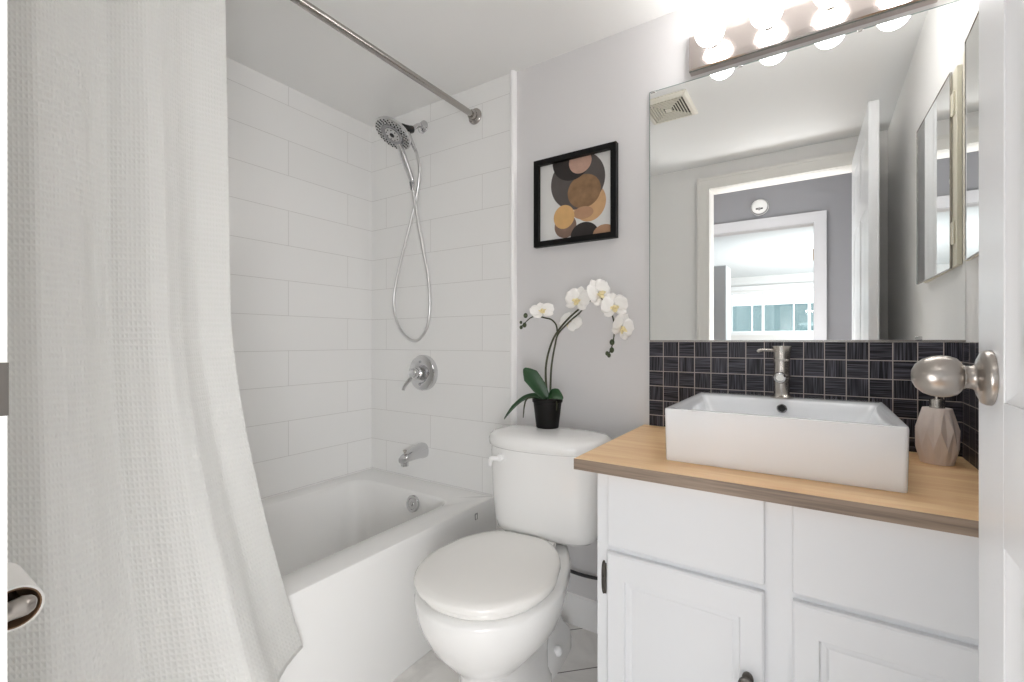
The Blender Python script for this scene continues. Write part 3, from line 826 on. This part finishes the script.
for pts, r0, r1 in ((stA, .0042, .0020), (stB, .0040, .0024), (stC, .0032, .0017)):
    n = len(pts); b = B(); b.tube([ol(p) for p in pts], [r0 + (r1 - r0) * i / (n - 1) for i in range(n)], 10, 5); b.build('stem', M_stem, orc)
def leaf(pts, widths, up, name='leaf', fold=.25):
    pts = [ol(p) for p in pts]; b = B(); up = Vector(up).normalized()
    P, W = [], []
    for i in range(len(pts) - 1):
        p0 = pts[max(i - 1, 0)]; p1 = pts[i]; p2 = pts[i + 1]; p3 = pts[min(i + 2, len(pts) - 1)]
        for k in range(6):
            t = k / 6
            P.append(.5 * ((2 * p1) + (p2 - p0) * t + (2 * p0 - 5 * p1 + 4 * p2 - p3) * t * t + (3 * p1 - p0 - 3 * p2 + p3) * t ** 3)); W.append(widths[i] * (1 - t) + widths[i + 1] * t)
    P.append(pts[-1]); W.append(widths[-1])
    rows = []
    for i, p in enumerate(P):
        tn = (P[min(i + 1, len(P) - 1)] - P[max(i - 1, 0)]).normalized()
        sd = tn.cross(up).normalized(); nn = sd.cross(tn)
        rows.append([b.v(p + sd * W[i] * q + nn * abs(q) * W[i] * fold) for q in (-1, -.8, -.45, 0, .45, .8, 1)])
    for a, c in zip(rows, rows[1:]):
        for i in range(6): b.face([a[i], a[i + 1], c[i + 1], c[i]])
    return b.build(name, M_leaf, orc, solid=.0016, angle=80, recalc=False)
leaf([(-.795, 1.425, .876), (-.822, 1.415, .915), (-.852, 1.405, .955), (-.876, 1.400, .982)], [.010, .026, .029, .004], (.55, -.8, .25))
leaf([(-.792, 1.425, .876), (-.770, 1.405, .893), (-.742, 1.392, .897), (-.712, 1.384, .885)], [.009, .020, .021, .003], (.25, -.75, .62))
leaf([(-.800, 1.428, .874), (-.838, 1.416, .884), (-.880, 1.408, .872), (-.925, 1.402, .835), (-.962, 1.400, .792)], [.008, .012, .014, .013, .003], (-.1, -.6, .75))
b = B(); b.tube([ol(p) for p in ((-.835, 1.41, .880), (-.862, 1.400, .874), (-.872, 1.396, .850), (-.876, 1.394, .805))], [.003, .0032, .003, .0015], 8); b.build('aerial_root', M_stem, orc)
b = B(); b.tube([ol(p) for p in ((-.752, 1.404, .876), (-.742, 1.396, .868), (-.742, 1.394, .842))], [.0025, .0025, .0012], 8); b.build('aerial_root', M_stem, orc)
def petal(b, ang, L, W, fm, cup=.25, tip=.9, base=.004):
    rows = []
    nu, nvv = 8, 6
    ca, sa = math.cos(ang), math.sin(ang)
    for i in range(nu + 1):
        t = i / nu
        wd = W * (math.sin(PI * min(1, t * .86 + .06)) ** tip)
        if i == nu: wd = W * .25
        row = []
        for k in range(nvv + 1):
            q = 2 * k / nvv - 1
            ll = base + L * t * (1 - .06 * q * q * t)
            z = cup * L * (t * t * .55 - .35 * q * q * .35) + .0012 * math.sin(9 * t + 5 * q)
            x, y = ll, wd * q
            row.append(b.v(fm @ Vector((x * ca - y * sa, x * sa + y * ca, z))))
        rows.append(row)
    for a, c in zip(rows, rows[1:]):
        for k in range(nvv): b.face([a[k], a[k + 1], c[k + 1], c[k]])
def flower(center, facing, roll, size=1.0):
    c = ol(center)
    fmt = axis_m(c, facing) @ Matrix.Rotation(roll, 4, 'Z') @ Matrix.Diagonal((size, size, size, 1))
    root = bpy.data.objects.new('blossom', None); COL.objects.link(root); root.parent = orc; root.empty_display_size = .01
    b = B()
    lift = Matrix.Translation((0, 0, -.002))
    for a in (PI / 2, PI / 2 + 2.25, PI / 2 - 2.25): petal(b, a, .040, .0165, fmt @ lift, .12, .8)   # sepals
    b.build('sepals', M_petal, root, solid=.0008, angle=90, recalc=False)
    for s_ in (-1, 1):
        b = B(); petal(b, PI / 2 + s_ * 1.22, .041, .0275, fmt, .22, .55); b.build('petal', M_petal, root, solid=.0008, angle=90, recalc=False)
    b = B(); b.ball(fmt @ Vector((0, -.003, .006)), .0055 * size, n=12)
    petal(b, -PI / 2, .018, .008, fmt @ Matrix.Translation((0, 0, .004)), .5)
    petal(b, -PI / 2 + 1.0, .012, .006, fmt @ Matrix.Translation((0, 0, .005)), 1.2); petal(b, -PI / 2 - 1.0, .012, .006, fmt @ Matrix.Translation((0, 0, .005)), 1.2)
    b.build('lip', M_lip, root, solid=.0008, angle=90, recalc=False)
V = Vector
flower((-.803, 1.402, 1.186), (.30, -.62, .65), .25, 1.0)
flower((-.716, 1.448, 1.148), (-.15, .75, -.35), .5, .95)
flower((-.664, 1.398, 1.218), (.05, -.95, .22), -.2, 1.1)
flower((-.588, 1.395, 1.236), (.72, -.45, .20), .5, 1.2)
flower((-.533, 1.388, 1.190), (.38, -.90, .05), .15, 1.05)
flower((-.512, 1.402, 1.124), (.85, -.40, -.10), -.4, 1.12)
for p, r in (((-.878, 1.413, 1.172), .0075), ((-.901, 1.418, 1.148), .005), ((-.884, 1.416, 1.138), .0075), ((-.900, 1.418, 1.130), .006),
             ((-.546, 1.403, 1.076), .0085), ((-.547, 1.403, 1.051), .0080), ((-.563, 1.404, 1.040), .0065), ((-.557, 1.404, 1.034), .0065)):
    b = B(); b.ball(ol(p), r, (1, 1, 1.25), n=12); b.build('bud', M_bud, orc)

# ------------------------------------------------------------------ toilet paper by the doorway
RC = Vector((-.75, .122, .779))
ho2 = thing('toilet_paper_holder', 'nickel paper holder with egg-shaped ends on the doorway wall', 'paper holder', (-.80, YF, .779))
for sx in (1, -1):
    b = B(); ex = .048 * sx
    b.lathe([(.019, .0005), (.019, .004), (.012, .008)], 20, axis_m((ex * 1.25, 0, -.002), (0, 1, 0)))
    b.tube([(ex * 1.25, .004, -.002), (ex * 1.30, .016, 0), (ex * 1.30, .030, 0), (ex * 1.26, .042, 0), (ex * 1.22, .053, .003), (ex * 1.20, .063, .004), (ex * 1.18, .070, .005), (ex * 1.17, .0735, .005)], [.0085, .0055, .0055, .0075, .0105, .0112, .0080, .001], 18)
    b.build('bracket', M_knob, ho2)
b = B(); b.tube([(-.045, .057, 0), (.045, .057, 0)], .009, 14, 1); b.build('spindle', M_nickel, ho2)
rl = thing('toilet_paper_roll', 'nearly finished white toilet paper roll on the doorway holder', 'toilet paper', (-.80, RC.y, RC.z))
m = axis_m((-.05, 0, 0), (1, 0, 0))
b = B(); b.lathe([(.0222, 0), (.0245, 0), (.0245, .098), (.0222, .098)], 40, m, False, False); b.build('paper', M_paper, rl)
b = B(); b.lathe([(.0221, -.0003), (.0221, .0983), (.0206, .0983), (.0206, -.0003)], 36, m, False, False); b.build('core', M_card, rl)

# ------------------------------------------------------------------ the open bathroom door
do = thing('door_1', 'open white six-panel bathroom door hinged at the doorway', 'door', (.1935, .0725, 0), math.radians(88.8), kind='structure')
DW, DT, DH = .757, .035, 2.052
b = B()
b.box(.0, DW, .010, DT - .010, .012, DH)
st, mid = .105, .09
rails = [(.012, .20), (.85, 1.012), (1.64, 1.74), (DH - .105, DH)]
for y0_, y1_ in ((0.0, .0102), (DT - .0102, DT)):
    for xa, xc in ((0, st), (DW / 2 - mid / 2, DW / 2 + mid / 2), (DW - st, DW)): b.box(xa, xc, y0_, y1_, .012, DH)
    for za, zc in rails:
        b.box(st, DW / 2 - mid / 2, y0_, y1_, za, zc); b.box(DW / 2 + mid / 2, DW - st, y0_, y1_, za, zc)
for xa, xc in ((st, DW / 2 - mid / 2), (DW / 2 + mid / 2, DW - st)):
    for (q0, za), (zc, q1) in zip(rails, rails[1:]):
        for side in (0, 1):
            def R(i, d): 
                y = (d if side == 0 else DT - d); return [(xa + i, y, za + i), (xc - i, y, za + i), (xc - i, y, zc - i), (xa + i, y, zc - i)]
            b.loft([R(0, .0100), R(0, .0015), R(.012, .0085), R(.026, .0095), R(.048, .0025)], False, True)
b.build('door_leaf', M_door, do, bevel=.001)
KX, KZ = DW - .057, 1.036
for side in (1, -1):
    m = axis_m((KX, DT if side > 0 else 0, KZ), (0, side, 0))
    b = B(); b.lathe([(.0330, .0003), (.0330, .004), (.031, .008), (.023, .0115), (.0165, .013), (.0140, .016), (.0136, .022), (.0145, .023), (.0145, .0245), (.0175, .026), (.0225, .030), (.0252, .0365), (.0262, .044), (.0250, .053), (.0215, .0615), (.0150, .0685), (.0075, .0720), (.0005, .0728)], 40, m)
    b.build('door_knob', M_knob, do, angle=60)['label'] = 'egg-shaped brushed nickel door knob'
b = B(); b.box(DW - .0005, DW + .0012, .006, .029, KZ - .028, KZ + .028); b.tube([(DW, .0175, KZ), (DW + .009, .0175, KZ)], .0075, 12, 1); b.build('latch', M_nickel, do)
for hz in (.22, 1.03, 1.80):
    b = B(); b.tube([(-.004, -.004, hz - .04), (-.004, -.004, hz + .04)], .0055, 12, 1); b.box(-.003, -.0002, -.002, .030, hz - .04, hz + .04); b.build('hinge', M_nickel, do)

# ------------------------------------------------------------------ hall and the room beyond, seen in the mirror
HY, HX0, HX1 = -1.240, -2.2, 1.25
struct(box('floor_hall', M_hallfloor, HX0 - .1, HX1 + .1, -6.4, -.05, -.06, 0.0), 'wood floor of the hall and far room', 'floor')
struct(box('ceiling_hall', M_ceil, HX0 - .1, HX1 + .1, HY, -.05, 2.42, 2.47), 'white hall ceiling', 'ceiling')
BX0, BX1, BZ = -.830, -.020, 2.030
b = B(); b.box(HX0, BX0, HY - .10, HY, 0, 2.42); b.box(BX1, HX1, HY - .10, HY, 0, 2.42); b.box(BX0, BX1, HY - .10, HY, BZ, 2.42)
struct(b.build('wall_hall', M_hall), 'grey hall wall around the far doorway', 'wall')
b = B(); b.box(HX0 - .1, HX0, -6.4, -.05, 0, 2.42); struct(b.build('wall_hall_left', M_hall), 'grey wall closing the left end of the hall', 'wall')
b = B(); b.box(HX1, HX1 + .1, -6.4, -.05, 0, 2.42); struct(b.build('wall_hall_right', M_hall), 'grey wall closing the other end of the hall', 'wall')
b = B(); b.box(HX0 - .1, XL, -.05, -.0499 + .1, 0, 2.42); b.box(XR + .1, HX1 + .1, -.05, .05, 0, 2.42); b.box(XL - .1, XR + .1, -.05, -.049, ZC + .05, 2.42)
struct(b.build('wall_hall_front', M_hall), 'hall side wall beside the bathroom', 'wall')
b = B(); casing(b, BX0, BX1, BZ, HY, 1, w=.084)
b.box(BX0, BX0 + .003, HY - .10, HY, 0, BZ); b.box(BX1 - .003, BX1, HY - .10, HY, 0, BZ); b.box(BX0, BX1, HY - .10, HY, BZ - .003, BZ)
t3 = struct(b.build('trim_3', M_casing_hall), 'pale casing of the far doorway across the hall', 'trim')
b = B(); b.box(BX1 - .008, BX1 - .003, HY - .055, HY - .010, 1.735, 1.825); b.build('hinge_plate', M_brass, t3)['label'] = 'brass hinge plate'
sd = thing('smoke_detector', 'round white smoke detector on the grey hall wall above the far doorway', 'smoke detector', (-.405, HY, 2.216))
m = axis_m((0, 0, 0), (0, 1, 0))
b = B(); b.lathe([(.068, .0005), (.068, .012), (.064, .016), (.060, .034), (.050, .042), (.001, .044)], 36, m); b.build('detector_body', M_smoke, sd)
b = B(); b.box(-.026, .026, .0425, .0455, -.026, -.014); b.build('label_strip', M_rubber, sd)
b = B(); b.lathe([(.0605, .0335), (.0655, .0165), (.0650, .0150)], 36, m, False, False); b.build('sensor_gap', M_grey, sd, recalc=False)
b = B(); b.lathe([(.012, .043), (.012, .046), (.001, .047)], 18, m @ Matrix.Translation((0, -.022, 0)))
b.build('test_button', M_grey, sd)
dl = thing('hall_fill_dome', 'added unseen dome light on the hall ceiling, filling the bathroom through its doorway', 'light', (-.30, -.62, 2.42))  # invented lamp, out of view, sends fill through the doorway onto the vanity
b = B(); b.lathe([(.145, -.0005), (.145, -.018), (.135, -.024)], 36); b.build('lamp_base', M_nickel, dl)
b = B(); b.lathe([(.132, -.0245), (.128, -.045), (.105, -.075), (.060, -.095), (.001, -.102)], 36); b.build('glass_dome', M_dome, dl)

# far room
RY, RZC = -6.20, 2.25
struct(box('ceiling_far_room', M_popcorn, HX0, HX1, RY, HY - .10, RZC, RZC + .05), 'white textured ceiling of the far room', 'ceiling')
WX0, WX1, WZ0, WZ1 = -1.36, .55, 1.215, 1.985
b = B(); b.box(HX0, WX0, RY - .12, RY, 0, 2.42); b.box(WX1, HX1, RY - .12, RY, 0, 2.42); b.box(WX0, WX1, RY - .12, RY, 0, WZ0); b.box(WX0, WX1, RY - .12, RY, WZ1, 2.42)
struct(b.build('wall_far_room', M_wallw), 'white far wall with a wide window', 'wall')
wn = thing('window_1', 'wide white framed window of the far room, seen in the mirror', 'window', ((WX0 + WX1) / 2, RY, WZ0), kind='structure')
ox = (WX0 + WX1) / 2
b = B(); f_ = .045
b.box(WX0 - ox, WX0 - ox + f_, -.09, -.02, 0, WZ1 - WZ0); b.box(WX1 - ox - f_, WX1 - ox, -.09, -.02, 0, WZ1 - WZ0)
b.box(WX0 - ox + f_, WX1 - ox - f_, -.09, -.02, 0, f_); b.box(WX0 - ox + f_, WX1 - ox - f_, -.09, -.02, WZ1 - WZ0 - f_, WZ1 - WZ0)
b.build('window_frame', M_trim, wn)
for mx in (-.81, -.11):
    b = B(); b.box(mx - ox - .022, mx - ox + .022, -.085, -.025, f_, WZ1 - WZ0 - f_); b.build('mullion', M_trim, wn)
for xa, xc in ((WX0 + f_, -.832), (-.788, -.132), (-.088, WX1 - f_)):
    b = B(); b.box(xa - ox, xc - ox, -.058, -.052, f_, WZ1 - WZ0 - f_); b.build('window_pane', M_pane, wn)
b = B(); b.box(WX0 - ox - .06, WX1 - ox + .06, .0005, .05, -.03, -.002); b.build('window_sill', M_trim, wn)
b = B(); b.box(WX0 - ox - .06, WX1 - ox + .06, .0005, .07, WZ1 - WZ0 + .02, WZ1 - WZ0 + .09); b.build('blind_box', M_trim, wn)
bal = thing('balcony_railing', 'teal glass balcony railing beyond the far window', 'railing', (ox, -7.3, 0))
for k in range(4):
    xa = -1.4 + k * .72
    b = B(); b.box(xa, xa + .70, -.005, .005, .08, 1.80); b.build('glass_panel', M_teal, bal)
b = B(); b.box(-1.45, 1.5, -.02, .02, 1.80, 1.83); b.build('top_rail', M_trim, bal)
b = B(); b.box(-1.45, 1.5, -.02, .02, 0, .08); b.build('bottom_rail', M_trim, bal)
struct(box('ground_balcony', M_concrete, -4, 3, -7.6, -6.4, -.06, 0), 'concrete balcony slab outside the far window', 'balcony')
wr = thing('wardrobe', 'tall pale grey wardrobe in the far room, seen in the mirror', 'wardrobe', (-1.28, -2.80, 0))
b = B(); b.box(-.40, .403, -.17, .17, 0, 1.96); b.build('carcass', M_wardrobe, wr, bevel=.003)
for xa, xc in ((-.398, -.001), (.001, .400)):
    b = B(); b.box(xa, xc, .1705, .188, .05, 1.945); d = b.build('door', M_wardrobe, wr, bevel=.002)
    b = B(); hx = xc - .05 if xa < 0 else xa + .05
    b.tube([(hx, .188, .95), (hx, .205, .96), (hx, .205, 1.06), (hx, .188, 1.07)], .005, 10, 4); b.build('handle', M_chrome, d)
